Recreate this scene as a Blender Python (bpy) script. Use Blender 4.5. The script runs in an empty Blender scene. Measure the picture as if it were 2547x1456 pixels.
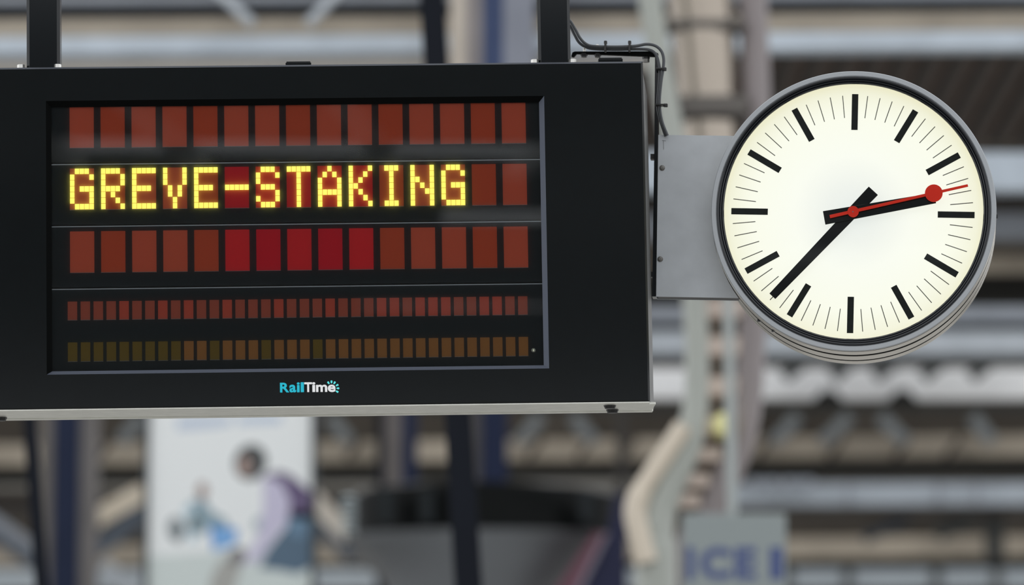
import bpy, bmesh, math, random
from mathutils import Matrix, Vector

random.seed(7)
S = bpy.context.scene
COL = S.collection

# ------------------------------------------------------------------ camera, sky, exposure
CH = 1.2                       # camera height above the platform floor
F = 11321.0                    # focal length in pixels of the 2547 x 1456 frame
PITCH = math.radians(8.0)
cam = bpy.data.cameras.new('camera')
camo = bpy.data.objects.new('camera', cam)
COL.objects.link(camo)
camo.location = (0, 0, CH)
camo.rotation_euler = (math.pi / 2 + PITCH, 0, 0)
cam.sensor_width = 36.0
cam.lens = F * 36.0 / 2547.0
cam.clip_start = 0.1
cam.clip_end = 500
cam.dof.use_dof = True
cam.dof.focus_distance = 12.22
cam.dof.aperture_fstop = 2.2
S.camera = camo

W = bpy.data.worlds.new('overcast_sky')
S.world = W
W.use_nodes = True
bg = W.node_tree.nodes['Background']
bg.inputs[0].default_value = (0.875, 0.895, 0.92, 1)
bg.inputs[1].default_value = 1.35

S.view_settings.view_transform = 'Standard'
S.view_settings.look = 'None'
S.view_settings.exposure = 0.0
S.view_settings.gamma = 1.0
S.view_settings.use_curve_mapping = False
S.cycles.use_denoising = True
S.cycles.max_bounces = 6


# ------------------------------------------------------------------ colour and materials
def lin(c):
    c = c / 255.0
    return c / 12.92 if c <= 0.04045 else ((c + 0.055) / 1.055) ** 2.4


def rgb(r, g, b, k=1.0):
    return tuple(min(0.95, lin(v) * k) for v in (r, g, b)) + (1.0,)


MATS = {}


def mat(name, col, rough=0.5, metal=0.0, spec=0.5, noise=0.0, nscale=8.0, coat=0.0, bump=0.0):
    if name in MATS:
        return MATS[name]
    m = bpy.data.materials.new(name)
    m.use_nodes = True
    nt = m.node_tree
    b = nt.nodes['Principled BSDF']
    b.inputs['Base Color'].default_value = col
    b.inputs['Roughness'].default_value = rough
    b.inputs['Metallic'].default_value = metal
    b.inputs['Specular IOR Level'].default_value = spec
    b.inputs['Coat Weight'].default_value = coat
    b.inputs['Coat Roughness'].default_value = 0.08
    if noise or bump:
        tc = nt.nodes.new('ShaderNodeTexCoord')
        nz = nt.nodes.new('ShaderNodeTexNoise')
        nz.inputs['Scale'].default_value = nscale
        nz.inputs['Detail'].default_value = 5
        nt.links.new(tc.outputs['Object'], nz.inputs['Vector'])
        if noise:
            rp = nt.nodes.new('ShaderNodeValToRGB')
            rp.color_ramp.elements[0].position = 0.3
            rp.color_ramp.elements[1].position = 0.7
            rp.color_ramp.elements[0].color = tuple(c * (1 - noise) for c in col[:3]) + (1,)
            rp.color_ramp.elements[1].color = tuple(min(0.95, c * (1 + noise)) for c in col[:3]) + (1,)
            nt.links.new(nz.outputs['Fac'], rp.inputs['Fac'])
            nt.links.new(rp.outputs['Color'], b.inputs['Base Color'])
        if bump:
            bp = nt.nodes.new('ShaderNodeBump')
            bp.inputs['Strength'].default_value = bump
            bp.inputs['Distance'].default_value = 0.002
            nt.links.new(nz.outputs['Fac'], bp.inputs['Height'])
            nt.links.new(bp.outputs['Normal'], b.inputs['Normal'])
    MATS[name] = m
    return m


def emit(name, col, strength, base=(0.02, 0.02, 0.02, 1)):
    if name in MATS:
        return MATS[name]
    m = mat(name, base, 0.4)
    b = m.node_tree.nodes['Principled BSDF']
    b.inputs['Emission Color'].default_value = col
    b.inputs['Emission Strength'].default_value = strength
    return m


def glass(name, rough=0.0, ior=1.45, tint=(1, 1, 1, 1), dust=0.0):
    if name in MATS:
        return MATS[name]
    m = bpy.data.materials.new(name)
    m.use_nodes = True
    nt = m.node_tree
    nt.nodes.clear()
    out = nt.nodes.new('ShaderNodeOutputMaterial')
    mx = nt.nodes.new('ShaderNodeMixShader')
    tr = nt.nodes.new('ShaderNodeBsdfTransparent')
    tr.inputs[0].default_value = tint
    gl = nt.nodes.new('ShaderNodeBsdfGlossy')
    gl.inputs['Roughness'].default_value = rough
    fr = nt.nodes.new('ShaderNodeFresnel')
    fr.inputs['IOR'].default_value = ior
    nt.links.new(fr.outputs[0], mx.inputs[0])
    nt.links.new(tr.outputs[0], mx.inputs[1])
    nt.links.new(gl.outputs[0], mx.inputs[2])
    if dust:
        tl = nt.nodes.new('ShaderNodeBsdfTranslucent')
        tl.inputs[0].default_value = (0.9, 0.9, 0.9, 1)
        m2 = nt.nodes.new('ShaderNodeMixShader')
        m2.inputs[0].default_value = dust
        nt.links.new(mx.outputs[0], m2.inputs[1])
        nt.links.new(tl.outputs[0], m2.inputs[2])
        nt.links.new(m2.outputs[0], out.inputs[0])
    else:
        nt.links.new(mx.outputs[0], out.inputs[0])
    MATS[name] = m
    return m


# ------------------------------------------------------------------ frames and rays
def ray(u, v):
    x, y, z = (u - 1273.5) / F, 1.0, -(v - 728.0) / F
    c, s = math.cos(PITCH), math.sin(PITCH)
    return Vector((x, y * c - z * s, y * s + z * c))


CAM = Vector((0, 0, CH))


def at(u, v, Y):
    """the point seen at pixel (u, v) that stands Y metres away along the world y axis"""
    d = ray(u, v)
    return CAM + d * (Y / d.y)


def frame(loc, yaw, pit, rol):
    return (Matrix.Translation(Vector(loc) + Vector((0, 0, CH))) @ Matrix.Rotation(math.radians(yaw), 4, 'Z')
            @ Matrix.Rotation(math.radians(pit), 4, 'X') @ Matrix.Rotation(math.radians(rol), 4, 'Y'))


def onframe(M, u, v, y=0.0):
    """local coordinates, in frame M, of the point of its plane local-y = y seen at (u, v)"""
    Mi = M.inverted()
    o = Mi @ CAM
    d = Mi.to_3x3() @ ray(u, v)
    return o + d * ((y - o.y) / d.y)


MS = frame((-1.1852, 12.0, 2.1887), 2.072, 0.0, -0.979)     # departure board
MC = frame((0.9243, 12.2, 1.9320), -5.441, -1.015, 1.793)    # station clock
XF = {}                                                        # object name -> matrix of a thing's frame


# ------------------------------------------------------------------ object helpers
def setp(o, label=None, cat=None, group=None, kind=None):
    if label: o['label'] = label
    if cat: o['category'] = cat
    if group: o['group'] = group
    if kind: o['kind'] = kind
    return o


def empty(name, M, label, cat, group=None):
    o = bpy.data.objects.new(name, None)
    o.empty_display_size = 0.1
    if not isinstance(M, Matrix):
        M = Matrix.Translation(Vector(M))
    o.matrix_world = M
    COL.objects.link(o)
    XF[o.name] = M
    return setp(o, label, cat, group)


def link(name, me, parent=None, loc=None):
    o = bpy.data.objects.new(name, me)
    COL.objects.link(o)
    if parent: o.parent = parent
    if loc is not None: o.location = loc
    return o


def mesh_of(name, bm, mats, smooth=False, recalc=True):
    if recalc:
        bmesh.ops.recalc_face_normals(bm, faces=bm.faces[:])
    me = bpy.data.meshes.new(name)
    bm.to_mesh(me)
    bm.free()
    for m in (mats if isinstance(mats, (list, tuple)) else [mats]):
        me.materials.append(m)
    if smooth:
        for p in me.polygons: p.use_smooth = True
        me.set_sharp_from_angle(angle=math.radians(35))
    return me


def obj(name, bm, mats, parent=None, smooth=False, world=False, recalc=True):
    """one mesh object; with world=True its vertices are world points, moved into the frame of its thing"""
    if world and parent is not None:
        root = parent
        while root.parent: root = root.parent
        bm.transform(XF[root.name].inverted())
    return link(name, mesh_of(name, bm, mats, smooth, recalc), parent)


def add_box(bm, x0, x1, y0, y1, z0, z1, bevel=0.0, mi=0):
    vs = [bm.verts.new((x, y, z)) for x in (x0, x1) for y in (y0, y1) for z in (z0, z1)]
    fs = [bm.faces.new([vs[i] for i in q]) for q in
          ((0, 1, 3, 2), (4, 6, 7, 5), (0, 4, 5, 1), (2, 3, 7, 6), (0, 2, 6, 4), (1, 5, 7, 3))]
    for f in fs: f.material_index = mi
    if bevel:
        es = list({e for f in fs for e in f.edges})
        bmesh.ops.bevel(bm, geom=es, offset=bevel, segments=1, affect='EDGES', profile=0.5)
    return bm


def box(*a, **k):
    return add_box(bmesh.new(), *a, **k)


def add_prism(bm, pts, y0, y1, mi=0):
    """polygon pts [(x, z)] extruded from y0 to y1"""
    a = [bm.verts.new((x, y0, z)) for x, z in pts]
    b = [bm.verts.new((x, y1, z)) for x, z in pts]
    n = len(pts)
    fs = [bm.faces.new(a), bm.faces.new(b[::-1])]
    for i in range(n):
        fs.append(bm.faces.new((a[i], b[i], b[(i + 1) % n], a[(i + 1) % n])))
    for f in fs: f.material_index = mi
    return bm


def add_bar(bm, p0, p1, w, d, mi=0):
    """a straight square bar between two world points: w across (in the upright plane), d deep in y"""
    p0, p1 = Vector(p0), Vector(p1)
    t = (p1 - p0).normalized()
    n = Vector((-t.z, 0, t.x)).normalized() * (w / 2)
    q = [p0 - n, p0 + n, p1 + n, p1 - n]
    a = [bm.verts.new(v) for v in q]
    b = [bm.verts.new(v + Vector((0, d, 0))) for v in q]
    fs = [bm.faces.new(a), bm.faces.new(b[::-1])]
    for i in range(4):
        fs.append(bm.faces.new((a[i], b[i], b[(i + 1) % 4], a[(i + 1) % 4])))
    for f in fs: f.material_index = mi
    return bm


def smooth_path(pts, n=6):
    pts = [Vector(p) for p in pts]
    P = [pts[0] * 2 - pts[1]] + pts + [pts[-1] * 2 - pts[-2]]
    out = []
    for i in range(1, len(P) - 2):
        a, b, c, d = P[i - 1], P[i], P[i + 1], P[i + 2]
        for k in range(n):
            t = k / n
            out.append(0.5 * ((2 * b) + (c - a) * t + (2 * a - 5 * b + 4 * c - d) * t * t + (3 * b - a - 3 * c + d) * t ** 3))
    out.append(pts[-1])
    return out


def add_tube(bm, pts, r, seg=12):
    rs = r if isinstance(r, (list, tuple)) else [r] * len(pts)
    rings = []
    for i, p in enumerate(pts):
        t = (pts[min(i + 1, len(pts) - 1)] - pts[max(i - 1, 0)]).normalized()
        up = Vector((0, 1, 0)) if abs(t.y) < 0.9 else Vector((1, 0, 0))
        s = t.cross(up).normalized()
        u = s.cross(t).normalized()
        rings.append([bm.verts.new(p + (s * math.cos(2 * math.pi * k / seg) + u * math.sin(2 * math.pi * k / seg)) * rs[i])
                      for k in range(seg)])
    for a, b in zip(rings, rings[1:]):
        for k in range(seg):
            bm.faces.new((a[k], a[(k + 1) % seg], b[(k + 1) % seg], b[k]))
    bm.faces.new(rings[0])
    bm.faces.new(rings[-1][::-1])
    return bm


def add_lathe(bm, prof, seg=128, dx=0.0, dz=0.0, close=False):
    """profile [(radius, y)] turned about the y axis"""
    rings = []
    for r, y in prof:
        if r < 1e-6:
            rings.append([bm.verts.new((dx, y, dz))])
        else:
            rings.append([bm.verts.new((dx + r * math.cos(2 * math.pi * k / seg), y, dz + r * math.sin(2 * math.pi * k / seg)))
                          for k in range(seg)])
    pairs = list(zip(rings, rings[1:]))
    if close: pairs.append((rings[-1], rings[0]))
    for a, b in pairs:
        for k in range(seg):
            q = [a[k % len(a)], a[(k + 1) % len(a)], b[(k + 1) % len(b)], b[k % len(b)]]
            u = []
            for v in q:
                if v not in u: u.append(v)
            if len(u) > 2: bm.faces.new(u)
    return bm


def text_mesh(name, body, mats, width, height, depth=0.0008, weight=0.0):
    cu = bpy.data.curves.new(name, 'FONT')
    cu.body = body
    cu.size = 1.0
    cu.offset = weight
    cu.extrude = 0.01
    cu.resolution_u = 6
    t = bpy.data.objects.new(name, cu)
    COL.objects.link(t)
    dg = bpy.context.evaluated_depsgraph_get()
    dg.update()
    me = bpy.data.meshes.new_from_object(t.evaluated_get(dg))
    bpy.data.objects.remove(t)
    xs = [v.co.x for v in me.vertices]; ys = [v.co.y for v in me.vertices]
    x0, x1, y0, y1 = min(xs), max(xs), min(ys), max(ys)
    for v in me.vertices:
        x = (v.co.x - x0) / (x1 - x0) * width
        z = (v.co.y - y0) / (y1 - y0) * height
        y = -depth if v.co.z > 0 else 0.0
        v.co = (x, y, z)
    me.materials.clear()
    me.materials.append(mats)
    me.name = name
    return me


# ------------------------------------------------------------------ materials
K = 1 / 0.70                   # paint colour from the colour seen in soft daylight
M_black = mat('black_powder_coat', (0.0026, 0.0042, 0.0050, 1), 0.12, spec=0.34, noise=0.1, nscale=40)
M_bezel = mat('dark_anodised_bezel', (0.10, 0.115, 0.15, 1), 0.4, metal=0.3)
M_alu = mat('brushed_aluminium', (0.75, 0.75, 0.69, 1), 0.35, metal=0.85, noise=0.06, nscale=30)
M_panel = mat('display_panel_black', (0.0095, 0.0140, 0.0160, 1), 0.55, spec=0.06)
M_edge = mat('panel_edge_grey', (0.30, 0.34, 0.37, 1), 0.4, metal=0.2)
M_ledge = mat('cell_ledge_grey', (0.10, 0.115, 0.12, 1), 0.5)
M_glass = glass('display_glass', 0.0, 1.6, dust=0.22)
M_led = emit('lit_yellow_led', (1.0, 0.95, 0.135, 1), 1.12)
M_ledside = emit('led_side_glow', (1.0, 0.90, 0.12, 1), 1.6)
M_ledside.cycles.emission_sampling = 'NONE'
M_teal = mat('teal_print', rgb(0, 165, 185, 1.5), 0.5)
M_white = mat('white_print', rgb(228, 230, 240, 1.4), 0.5)
M_ray = mat('pale_teal_print', rgb(80, 205, 205, 1.5), 0.5)
M_steel = mat('dark_blue_black_steel', (0.0030, 0.0050, 0.0068, 1), 0.12, spec=0.4)
M_zinc = mat('zinc_bolt', (0.75, 0.74, 0.70, 1), 0.3, metal=0.9)
M_rubber = mat('black_rubber', (0.008, 0.008, 0.009, 1), 0.45)
M_cable = mat('grey_cable_sheath', (0.055, 0.060, 0.066, 1), 0.38)
M_arm = mat('matt_black_arm', (0.0035, 0.0040, 0.0040, 1), 0.7, spec=0.03)
M_tie = mat('black_nylon', (0.01, 0.01, 0.01, 1), 0.4)
M_grey = mat('light_grey_paint', (0.46, 0.485, 0.51, 1), 0.5, noise=0.07, nscale=14)
M_greyd = mat('grey_weathered_screw', (0.16, 0.155, 0.145, 1), 0.4, metal=0.6)


# ------------------------------------------------------------------ the setting
def structure(name, bm, m, label=None, parent=None):
    o = obj(name, bm, m, parent)
    if parent is None: setp(o, label, None, None, 'structure')
    return o


M_floor = mat('platform_concrete', (0.34, 0.33, 0.31, 1), 0.8, noise=0.15, nscale=2)
structure('floor', box(-40, 40, -45, 120, -0.2, 0), M_floor, 'grey concrete station floor under everything')
M_farwall = mat('far_hall_wall', rgb(50, 46, 41, K), 0.9, spec=0.1, noise=0.25, nscale=0.8)
structure('wall_far', box(-40, 40, 118, 118.4, 0, 32), M_farwall, 'dark brown grey wall far behind all canopies')

# ------------------------------------------------------------------ departure board
board = empty('departure_board', MS, 'black hanging departure board lit with the yellow words GREVE-STAKING', 'departure board')
XL, XR, ZT, ZB = -0.335, 1.5400, 0.1063, -0.8172
FY = -0.014                     # front of the door
GX0, GX1, GZ0, GZ1 = -0.0618, 1.2722, -0.7237, 0.0143        # outer edge of the bezel
IX0, IX1, IZ0, IZ1 = GX0 + 0.0135, GX1 - 0.0135, GZ0 + 0.0105, GZ1 - 0.0150


def ring_quads(bm, a, b, ya, yb, mi=0):
    """a strip between two rectangles (x0, x1, z0, z1) at depths ya and yb"""
    def c(r, y):
        x0, x1, z0, z1 = r
        return [bm.verts.new(p) for p in ((x0, y, z0), (x1, y, z0), (x1, y, z1), (x0, y, z1))]
    A, B = c(a, ya), c(b, yb)
    for i in range(4):
        f = bm.faces.new((A[i], A[(i + 1) % 4], B[(i + 1) % 4], B[i]))
        f.material_index = mi


bm = bmesh.new()
ch = 0.0055
ring_quads(bm, (XL, XR, ZB, ZT), (XL, XR, ZB, ZT), 0.035, FY + ch)
ring_quads(bm, (XL, XR, ZB, ZT), (XL + ch, XR - ch, ZB + ch, ZT - ch), FY + ch, FY)
ring_quads(bm, (XL + ch, XR - ch, ZB + ch, ZT - ch), (GX0, GX1, GZ0, GZ1), FY, FY)
bmesh.ops.remove_doubles(bm, verts=bm.verts[:], dist=1e-6)
obj('front_door', bm, M_black, board)
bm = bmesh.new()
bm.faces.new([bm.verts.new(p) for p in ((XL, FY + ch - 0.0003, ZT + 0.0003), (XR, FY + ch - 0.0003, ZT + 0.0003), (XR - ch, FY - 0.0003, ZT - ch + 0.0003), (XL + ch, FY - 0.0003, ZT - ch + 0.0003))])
setp(obj('edge_highlight', bm, mat('painted_edge_highlight', (0.045, 0.052, 0.065, 1), 0.35, metal=0.2), board), 'blue grey highlight painted along the top edge of the door')  # gloss highlight on the top chamfer painted as a lighter strip
BO = [(GX0, GZ0), (GX1, GZ0), (GX1, GZ1), (GX0, GZ1)]
BI = [(IX0, IZ0), (IX1, IZ0), (IX1, IZ1), (IX0, IZ1)]
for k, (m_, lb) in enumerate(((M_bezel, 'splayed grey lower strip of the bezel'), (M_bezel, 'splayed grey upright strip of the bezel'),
                              (M_arm, 'upper strip of the bezel with its shade painted black'), (M_arm, 'upright strip of the bezel at the dark end with its shade painted black'))):  # shade on the upper and dark-end strips is painted in as black
    bm = bmesh.new()
    n_ = (k + 1) % 4
    bm.faces.new([bm.verts.new(p) for p in ((BO[k][0], FY, BO[k][1]), (BO[n_][0], FY, BO[n_][1]), (BI[n_][0], 0.001, BI[n_][1]), (BI[k][0], 0.001, BI[k][1]))])
    setp(obj('display_bezel', bm, m_, board), lb)
# housing behind the door: sides flare slightly outwards towards the back
bm = bmesh.new()
HB = 0.205
FL = 0.0245
v = [bm.verts.new(p) for p in (
    (XL, 0.03, ZB + 0.004), (XR - 0.001, 0.03, ZB + 0.004), (XR - 0.001, 0.03, ZT - 0.004), (XL, 0.03, ZT - 0.004),
    (XL - FL, HB, ZB + 0.006), (XR + FL, HB, ZB + 0.006), (XR + FL, HB, ZT - 0.055), (XL - FL, HB, ZT - 0.055),
    (XR + 0.006, HB, ZT - 0.004), (XL - 0.006, HB, ZT - 0.004))]
for q in ((0, 1, 5, 4), (1, 2, 6, 5), (0, 4, 7, 3), (2, 8, 6), (3, 7, 9), (3, 9, 8, 2), (4, 5, 6, 8, 9, 7)):
    bm.faces.new([v[i] for i in q])
M_side = mat('grey_housing_paint', (0.13, 0.13, 0.125, 1), 0.45)
setp(obj('housing', bm, M_side, board), 'grey housing flaring back behind the door')
# aluminium bottom tray
bm = bmesh.new()
add_box(bm, XL + 0.002, XR - 0.001, FY + 0.004, 0.033, ZB - 0.002, ZB + 0.003, 0.0008)
add_box(bm, XL, XR + 0.018, 0.037, HB - 0.028, ZB - 0.001, ZB + 0.006, 0.001)
add_box(bm, XL, XR + 0.021, HB - 0.024, HB + 0.004, ZB - 0.003, ZB + 0.006, 0.0015)
setp(obj('bottom_tray', bm, M_alu, board), 'bare aluminium tray closing the underside')


def hexa(bm, c, r, h, axis='z', seg=6, taper=0.8):
    base, top = [], []
    for k in range(seg):
        a = 2 * math.pi * k / seg
        ca, sa = math.cos(a), math.sin(a)
        if axis == 'z':
            base.append(bm.verts.new((c[0] + r * ca, c[1] + r * sa, c[2])))
            top.append(bm.verts.new((c[0] + r * taper * ca, c[1] + r * taper * sa, c[2] + h)))
        else:
            base.append(bm.verts.new((c[0] + r * ca, c[1], c[2] + r * sa)))
            top.append(bm.verts.new((c[0] + r * taper * ca, c[1] + h, c[2] + r * taper * sa)))
    bm.faces.new(base); bm.faces.new(top[::-1])
    for k in range(seg):
        bm.faces.new((base[k], base[(k + 1) % seg], top[(k + 1) % seg], top[k]))
    return bm


for u, yy in ((1517, 0.045), (1523, 0.150), (2, 0.150)):
    p = onframe(MS, u, 1010, yy)
    obj('drain_plug', hexa(bmesh.new(), (p.x, yy, ZB + 0.002), 0.0185, -0.012, 'z', 10, 0.72), M_rubber, board)
for u0, u1, yy in ((712, 772, 0.06), (1490, 1547, 0.06)):
    a, b = onframe(MS, u0, 150, yy), onframe(MS, u1, 148, yy)
    zt = onframe(MS, u0, 153 if u0 < 1000 else 143.5, yy).z
    bm = box(a.x, b.x, yy, yy + 0.04, ZT - 0.01, zt, 0.001)
    add_box(bm, a.x - 0.002, b.x + 0.002, yy - 0.002, yy + 0.042, ZT - 0.01, zt - 0.0035, 0.0008)
    obj('vent_cap', bm, M_black, board)

# display: four row panels behind the glass
PZ = [(IZ1 + 0.004, -0.1500), (-0.1558, -0.3185), (-0.3240, -0.4870), (-0.4930, IZ0 - 0.004)]
rows = []
for k, (zt, zb) in enumerate(PZ):
    p = obj('row_panel', box(IX0 - 0.012, IX1 + 0.012, 0.008, 0.03, zb, zt, 0.0006), M_panel, board)
    rows.append(p)
    if k:
        obj('panel_edge', box(IX0 - 0.006, IX1 + 0.008, 0.0055, 0.012, zt - 0.0010, zt + 0.0012), M_edge, p)
g = bmesh.new()
add_box(g, IX0 - 0.004, IX1 + 0.004, 0.0010, 0.0014, IZ0 - 0.003, IZ1 + 0.003)
g.faces.ensure_lookup_table()
gf = [f for f in g.faces if abs(f.calc_center_median().y - 0.0010) > 1e-5]
bmesh.ops.delete(g, geom=gf, context='FACES')
setp(obj('glass_pane', g, M_glass, board, recalc=False), 'clear glass pane over the display')
pk = onframe(MS, 1327, 872, 0.001)
bm = bmesh.new()
add_lathe(bm, [(0.0, -0.001), (0.0045, -0.001), (0.0065, 0.0015), (0.0065, 0.004)], 20, pk.x, pk.z)
lk = obj('lock', bm, mat('lock_brass_grey', (0.12, 0.13, 0.11, 1), 0.4, metal=0.7), board, True)
obj('keyhole', box(pk.x - 0.001, pk.x + 0.001, -0.0014, -0.0008, pk.z - 0.0025, pk.z + 0.0025), mat('pale_brass', (0.7, 0.72, 0.5, 1), 0.3, 0.5), lk)

CW, PIT = 0.0645, 0.0827
C_or = [mat('cell_orange_brown', (0.3802, 0.0702, 0.0370, 1), 0.5, spec=0.05), mat('cell_rust', (0.3412, 0.0526, 0.0214, 1), 0.5, spec=0.05)]
C_red = [mat('cell_deep_red', (0.4250, 0.0093, 0.0204, 1), 0.5, spec=0.05), mat('cell_red', (0.4760, 0.0170, 0.0221, 1), 0.5, spec=0.05)]
C_sm = mat('cell_small_rust', (0.2520, 0.0609, 0.0378, 1), 0.5, spec=0.05)
C_sm2 = mat('cell_small_red', (0.3360, 0.0588, 0.0357, 1), 0.5, spec=0.05)
C_am = mat('cell_small_amber', (0.2028, 0.0936, 0.0286, 1), 0.5, spec=0.05)
C_am2 = mat('cell_small_olive', (0.1056, 0.0726, 0.0132, 1), 0.5, spec=0.05)
CELLM = {}


def cell_mesh(m, w, h):
    key = (m.name, round(w, 4), round(h, 4))
    if key not in CELLM:
        b = box(0, w, -0.0012, 0.002, -h, 0)
        add_box(b, -0.0004, w + 0.0004, -0.0022, 0.0, -h - 0.0010, -h, 0, 1)
        CELLM[key] = mesh_of('character_cell', b, [m, M_ledge])
    return CELLM[key]


FONT = {'G': '01110 10001 10000 10111 10001 10001 01111', 'R': '11110 10001 10001 11110 10100 10010 10001',
        'E': '11111 10000 10000 11110 10000 10000 11111', 'V': '10001 10001 10001 01010 01010 00100 00100',
        '-': '00000 00000 00000 11111 00000 00000 00000', 'S': '01110 10001 10000 01110 00001 10001 01110',
        'T': '11111 00100 00100 00100 00100 00100 00100', 'A': '00100 01010 10001 10001 11111 10001 10001',
        'K': '10001 10010 10100 11000 10100 10010 10001', 'I': '01110 00100 00100 00100 00100 00100 01110',
        'N': '10001 10001 11001 10101 10011 10001 10001'}
lw, lh = CW / 5, 0.1105 / 7
LEDM = bmesh.new()
add_box(LEDM, 0.0006, lw - 0.0006, -0.0042, -0.0010, -lh + 0.0007, -0.0007)
LEDM.faces.ensure_lookup_table()
for f in LEDM.faces:
    f.material_index = 0 if f.calc_center_median().y < -0.0041 else 1
LEDM = mesh_of('led', LEDM, [M_led, M_ledside])
WORD = 'GREVE-STAKING'
for r, (zt, zb) in enumerate(((0.0, -0.1105), (-0.1666, -0.2783), (-0.3369, -0.4482))):
    for i in range(15):
        m = C_or[(i * 7 + r * 3) % 3 % 2]
        if r == 2 and 5 <= i <= 9: m = C_red[i % 2]
        if r == 1 and 5 <= i <= 9: m = C_red[(i + 1) % 2]
        c = link('character_cell', cell_mesh(m, CW, zt - zb), board, (i * PIT, 0.0075, zt))
        if r == 1 and i < len(WORD):
            for a, line in enumerate(FONT[WORD[i]].split()):
                for b_, ch_ in enumerate(line):
                    if ch_ == '1':
                        link('led', LEDM, c, (b_ * lw, -0.0004, -a * (zt - zb) / 7))
sp = (1.219 + 0.0068 - 0.0258) / 35
for r, (zt, zb) in enumerate(((-0.526, -0.5755), (-0.6357, -0.6867))):
    for i in range(36):
        m = ((C_sm2 if i in (4, 7, 9, 12, 16, 20, 24, 25, 27, 28, 29, 32, 33) else C_sm) if r == 0
             else (C_am2 if i < 9 or i in (11, 15, 19) else C_am))
        link('small_character_cell', cell_mesh(m, 0.0252, zt - zb), board, (-0.0068 + i * sp, 0.0075, zt))

# lettering under the display
TY = FY - 0.0002
for ch_, u0, u1, vt, vb, m_ in (('R', 696.5, 719.5, 952.4, 977.0, M_teal), ('a', 719.8, 736.6, 957.4, 976.8, M_teal), ('i', 738.4, 745.6, 951.6, 976.4, M_teal),
                               ('l', 748, 755.8, 951.4, 976.2, M_teal), ('T', 757, 776, 951.4, 976, M_white), ('i', 776.6, 784.2, 951.2, 975.8, M_white),
                               ('m', 786.2, 813.8, 957.4, 975.8, M_white), ('e', 815.4, 834.4, 957.2, 976, M_white)):
    a, b = onframe(MS, u0, vb, TY), onframe(MS, u1, vt, TY)
    o = link('letter', text_mesh('letter', ch_, m_, b.x - a.x, b.z - a.z, 0.0006, 0.03), board, (a.x, TY, a.z))
    o['label'] = ('teal' if m_ is M_teal else 'white') + ' letter ' + ch_
for (u, v), ang in zip(((817, 952.8), (824.5, 950.5), (832, 952.8), (838.5, 958.8), (840.5, 966.5), (838.5, 974.6)),
                       (125, 88, 58, 28, -2, -32)):
    p = onframe(MS, u, v, TY)
    bm = bmesh.new()
    t, w_ = 0.0038, 0.0028
    c, s = math.cos(math.radians(ang)), math.sin(math.radians(ang))
    q = [(p.x + x * c - z * s, p.z + x * s + z * c) for x, z in
         ((-t, -w_ * .6), (t * .6, -w_), (t, -w_ * .5), (t, w_ * .5), (t * .6, w_), (-t, w_ * .6))]
    add_prism(bm, q, TY - 0.0006, TY)
    obj('logo_ray', bm, M_ray, board)

# ------------------------------------------------------------------ hanger posts
ZTOP = 3.15


def post(u0, u1, label, bolts):
    yy = 0.055
    a, b = onframe(MS, u0, 150, yy), onframe(MS, u1, 150, yy)
    P = empty('hanger_post', MS @ Matrix.Translation((a.x, yy, ZT - 0.004)), label, 'post', 'posts holding up the board')
    w = b.x - a.x
    bm = box(0, w, 0, w, 0.004, ZTOP, 0.008)
    obj('square_tube', bm, M_steel, P)
    obj('base_plate', box(-0.03, w + 0.03, -0.015, w + 0.015, 0.002, 0.012, 0.001), M_steel, P)
    for u, v in bolts:
        q = onframe(MS, u, v, yy)
        x = q.x - a.x
        bm = hexa(bmesh.new(), (x, 0.002, 0.012), 0.0105, 0.0125, 'z', 6, 0.96)
        hexa(bm, (x, 0.002, 0.010), 0.0130, 0.0035, 'z', 16, 1.0)
        obj('bolt', bm, M_zinc, P)
    return P


post(66, 149, 'dark steel hanger post on the board\'s dark left end', ((52, 158), (143, 158)))
post(1339, 1420, 'dark steel hanger post with cables running out of its side', ((1330, 150), (1424, 148)))

# ------------------------------------------------------------------ clock bracket
YB = 0.012
brk = empty('clock_bracket', MC @ Matrix.Translation((0, 0, 0)), 'grey sheet metal bracket box between the departure board and the clock', 'bracket')
XF[brk.name] = MC
DC0 = onframe(MC, 2124.4, 523.8, -0.058)
DX, DZ = DC0.x * 0.6, DC0.z


def plate_outline(y, top, low, inset):
    """left edge straight, right edge cut to the clock drum"""
    tl, bl = onframe(MC, 1637.5 + inset, top, y), onframe(MC, 1632 + inset, low, y)
    R_ = 0.3862
    out = [(bl.x, bl.z), (tl.x, tl.z)]
    a0 = math.pi - math.asin((tl.z - DZ) / R_)
    a1 = math.pi - math.asin((bl.z - DZ) / R_)
    for k in range(21):
        t = a0 + (a1 - a0) * k / 20
        out.append((DX + R_ * math.cos(t), DZ + R_ * math.sin(t)))
    return out


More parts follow.
